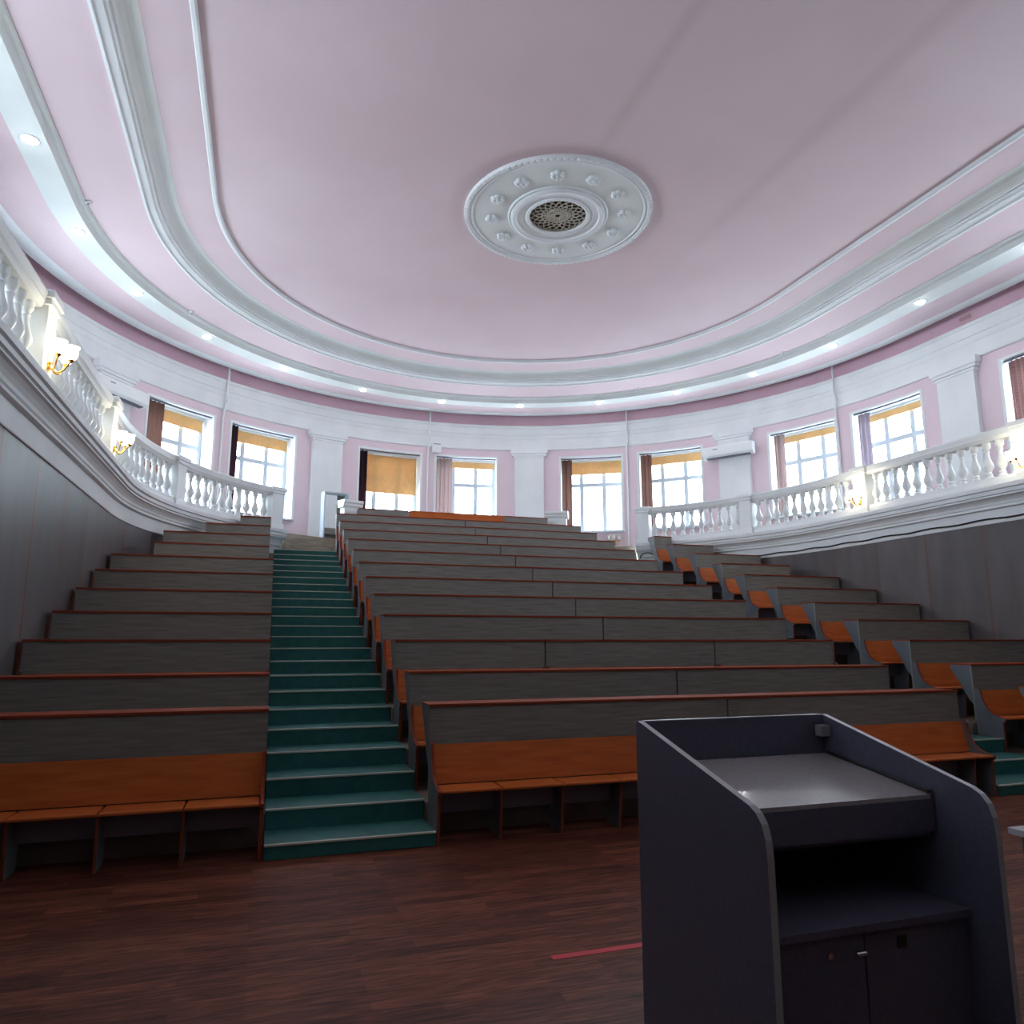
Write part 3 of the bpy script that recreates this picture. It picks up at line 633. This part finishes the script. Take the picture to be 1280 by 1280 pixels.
for rr in (0.06, 0.20, 0.545):
    pts = [(rr * math.cos(2 * math.pi * j / 36), rr * math.sin(2 * math.pi * j / 36), -0.032) for j in range(37)]; tube(bm, pts, 0.014, 5)
for i in range(NB):
    for rr in (0.30, 0.41, 0.50):
        a = 2 * math.pi * (i + (0.5 if rr != 0.41 else 0)) / NB; bmesh.ops.create_cube(bm, size=1, matrix=Matrix.Translation((rr * math.cos(a), rr * math.sin(a), -0.03)) @ Matrix.Rotation(a + .78, 4, 'Z') @ Matrix.Diagonal((0.022, 0.022, 0.012, 1)))
obj('grille', bm, 'landing', root)
bm = bmesh.new()
for j in range(6):
    a = 2 * math.pi * j / 6; bmesh.ops.create_uvsphere(bm, u_segments=10, v_segments=6, radius=1, matrix=Matrix.Translation((0.085 * math.cos(a), 0.085 * math.sin(a), -0.038)) @ Matrix.Rotation(a, 4, 'Z') @ Matrix.Diagonal((0.052, 0.058, 0.055, 1)))
bmesh.ops.create_uvsphere(bm, u_segments=10, v_segments=6, radius=1, matrix=Matrix.Translation((0, 0, -0.055)) @ Matrix.Diagonal((0.042, 0.042, 0.05, 1)))
ros = obj('rosette', bm, 'white', root, True)
for i in range(12):
    o = ros if i == 0 else ros.copy()
    if i: col.objects.link(o); o.parent = root
    a = R(-112 + 30 * i); o.location = (1.27 * math.cos(a), 1.27 * math.sin(a), 0); o.rotation_euler = (0, 0, a)

# ------------------------------------------------------------------ air conditioners, box, shelf
def ac(s, z, label):
    root = empty('air_conditioner', P(10.15, s, z), yaw(s)); tag(root, label, 'air conditioner', 'wall air conditioners')
    pts = [(0.0, 0.0), (-0.17, 0.02), (-0.235, 0.09), (-0.25, 0.18), (-0.245, 0.33), (-0.22, 0.37), (0.0, 0.37)]
    bm = bmesh.new(); prism_x(bm, pts, -0.80, 0.80); obj('housing', bm, 'ac', root)
    bm = bmesh.new(); prism_x(bm, [(-0.06, -0.012), (-0.18, 0.008), (-0.185, 0.022), (-0.06, 0.004)], -0.70, 0.70); tag(obj('louvre', bm, 'lectern', root), 'grey air louvre')
    bm = bmesh.new(); box(bm, -0.82, -0.80, -0.20, -0.02, 0.05, 0.33); obj('end_cap', bm, 'black', root)
    bm = bmesh.new(); box(bm, -0.45, -0.30, -0.252, -0.243, 0.26, 0.28); obj('badge', bm, 'lectern', root)
ac(-57.6, 7.42, 'white wall air conditioner at the left over the balustrade')
ac(56.8, 7.38, 'white wall air conditioner on the pilaster at the right')
root = empty('alarm_box', P(10.25, 1.3, 8.02), yaw(1.3)); tag(root, 'small white box on the wall between the two middle windows', 'box')
bm = bmesh.new(); box(bm, -0.15, 0.15, -0.14, 0, 0, 0.30, 0, 0.02); obj('housing', bm, 'ac', root)
bm = bmesh.new(); box(bm, -0.12, 0.12, -0.15, -0.14, 0.30 - 0.05, 0.27); obj('slot', bm, 'lectern', root)

# open bookshelf near the left pilaster
root = empty('bookshelf', (1.78, 22.35, ZL - .1), R(12)); tag(root, 'open white bookshelf standing before the left pilaster at the head of the stairs', 'bookshelf')
W2, D, H = 0.36, 0.36, 1.80
for q in (-1, 1):
    bm = bmesh.new(); box(bm, q * W2 - .02, q * W2 + .02, -D / 2, D / 2, 0, H); obj('side_panel', bm, 'shelfpaint', root)
bm = bmesh.new(); box(bm, -W2 + .02, W2 - .02, -D / 2, D / 2, H - 0.04, H); obj('top', bm, 'shelfpaint', root)
for z in (0.10, 0.52): 
    bm = bmesh.new(); box(bm, -W2 + .02, W2 - .02, -D / 2 + .02, D / 2, z, z + 0.035); obj('shelf', bm, 'laminate', root)
bm = bmesh.new(); box(bm, W2 - 0.25, W2 - .02, D / 2 - 0.015, D / 2, 1.2, H - .04); box(bm, -W2 + .02, W2 - .02, D / 2 - 0.015, D / 2, 0.10, 0.75); obj('back_panel', bm, 'laminate', root)

# cables
bm = bmesh.new(); pts = []
for i in range(61):
    s = 66 + (S_of_Y(5.0) - 66) * i / 60; pts.append(P(7.40, s, 3.945 + 0.012 * math.sin(i * 1.1) - 0.02 * math.exp(-i / 3)))
tube(bm, pts, 0.016, 6)
tag(obj('cable', bm, 'black', None, True), 'black cable running along the right gallery cornice', 'cable')
bm = bmesh.new(); tube(bm, [(9.93 + 0.24 * math.cos(R(a)), 18.05, 4.02 + 0.16 * math.sin(R(a))) for a in range(0, 181, 15)], 0.016, 6)
tag(obj('cable_loop', bm, 'black', None, True), 'short black cable loop at the foot of the right balustrade end post', 'cable')

# ------------------------------------------------------------------ lectern
LX0, LX1 = 1.549, 2.545
root = empty('lectern', ((LX0 + LX1) / 2, 2.5, 0)); tag(root, 'large grey laminate lectern with sloping sides, open shelf and two doors', 'lectern')
cx, cy = root.location.x, root.location.y
SIDE = [(2.97, 0.0), (2.97, 1.452), (2.95, 1.455)] + [(2.19 + (2.95 - 2.19) * (1 - t), 1.262 + (1.455 - 1.262) * (1 - t)) for t in (0.5, 1.0)]
p0 = (2.19, 1.262)
SIDE += [(2.155, 1.245), (2.128, 1.215), (2.112, 1.17), (2.106, 1.11), (2.105, 0.9), (2.105, 0.0)]
SIDE = [(y - cy, z) for y, z in SIDE]
def lp(nm, bm, m='lectern', par=None):
    for v in bm.verts: v.co.x -= cx; v.co.y -= cy
    return obj(nm, bm, m, par or root)
for a in (LX0, LX1 - 0.026):
    bm = bmesh.new(); prism_x(bm, [(y + cy, z) for y, z in SIDE], a, a + 0.026, 0, 1); tag(lp('side_panel', bm, ['lectern', 'lectern_edge']), None)
xa, xb = LX0 + 0.027, LX1 - 0.027
bm = bmesh.new(); box(bm, xa, xb, 2.945, 2.968, 0.05, 1.452); box(bm, xa, xb, 2.944, 2.969, 1.452, 1.456, 1); lp('back_panel', bm, ['lectern', 'lectern_edge'])
bm = bmesh.new(); prism_x(bm, [(2.36, 1.185), (2.36, 1.205), (2.93, 1.283), (2.93, 1.263)], xa, xb - 0.012); tag(lp('desk_surface', bm, 'lectern_top'), 'smooth slightly shiny writing surface')
bm = bmesh.new(); box(bm, xa, xb - 0.006, 2.355, 2.375, 1.07, 1.19); lp('apron', bm)
bm = bmesh.new(); box(bm, xa + 0.02, xb - 0.01, 2.38, 2.39, 1.05, 1.07); lp('drawer_rail', bm)
bm = bmesh.new(); tube(bm, [(xb - 0.010, 2.365, 1.212), (xb - 0.010, 2.92, 1.288)], 0.006, 8); tube(bm, [(xb - 0.010, 2.37, 1.205), (xb - 0.010, 2.37, 1.222)], 0.011, 8); tag(lp('gap_shade_strip', bm, 'black'), 'black strip drawn for the dark gap beside the writing surface')  # black strip stands in for the shade of the gap here
bm = bmesh.new(); box(bm, xb - 0.05, xb, 2.90, 2.945, 1.36, 1.41, 0, 0.004); lp('corner_bracket', bm, 'lectern_edge')
bm = bmesh.new(); box(bm, xa, xb, 2.24, 2.94, 0.80, 0.825); lp('shelf', bm)
bm = bmesh.new(); box(bm, xa, xb, 2.30, 2.94, 0.06, 0.085); lp('bottom_panel', bm)
xm = 2.045
for a, b, q in ((xa + .003, xm - .003, 1), (xm + .003, xb - .003, -1)):
    bm = bmesh.new(); box(bm, a, b, 2.262, 2.282, 0.09, 0.792, 0, 0.002); d = lp('door', bm)
    hx = b - 0.035 if q > 0 else a + 0.16
    bm = bmesh.new()
    if q > 0:
        tube(bm, [(hx, 2.262, 0.735), (hx, 2.243, 0.735)], 0.006, 10); tube(bm, [(hx - .02, 2.24, 0.735), (hx + .02, 2.24, 0.735)], 0.008, 10); lp('knob', bm, 'chrome', d)
        bm = bmesh.new(); tube(bm, [(hx - .115, 2.263, 0.735), (hx - .115, 2.255, 0.735)], 0.010, 12); lp('lock', bm, 'chrome', d)
    else:
        box(bm, hx - .02, hx + .02, 2.258, 2.262, 0.725, 0.765); lp('hole_plate', bm, 'black', d)
# side table right of the lectern
root = empty('side_table', (4.75, 2.9, 0)); tag(root, 'grey topped table cut off by the right picture edge beside the lectern', 'table')
bm = bmesh.new(); box(bm, -0.675, 0.8, -0.36, 0.43, 0.715, 0.75, 0, 0.003); obj('table_top', bm, 'table', root)
for a in (-0.625, 0.72):
    bm = bmesh.new(); box(bm, a, a + .026, -0.32, 0.39, 0, 0.714); obj('side_panel', bm, 'lectern', root)
bm = bmesh.new(); box(bm, -0.598, 0.719, 0.30, 0.32, 0.30, 0.714); obj('modesty_panel', bm, 'lectern', root)

# tape on the floor
bm = bmesh.new(); box(bm, 1.665, 2.55, 4.275, 4.33, 0.0, 0.002)
tag(obj('floor_tape', bm, 'red_tape'), 'strip of red tape on the plank floor left of the lectern', 'tape')
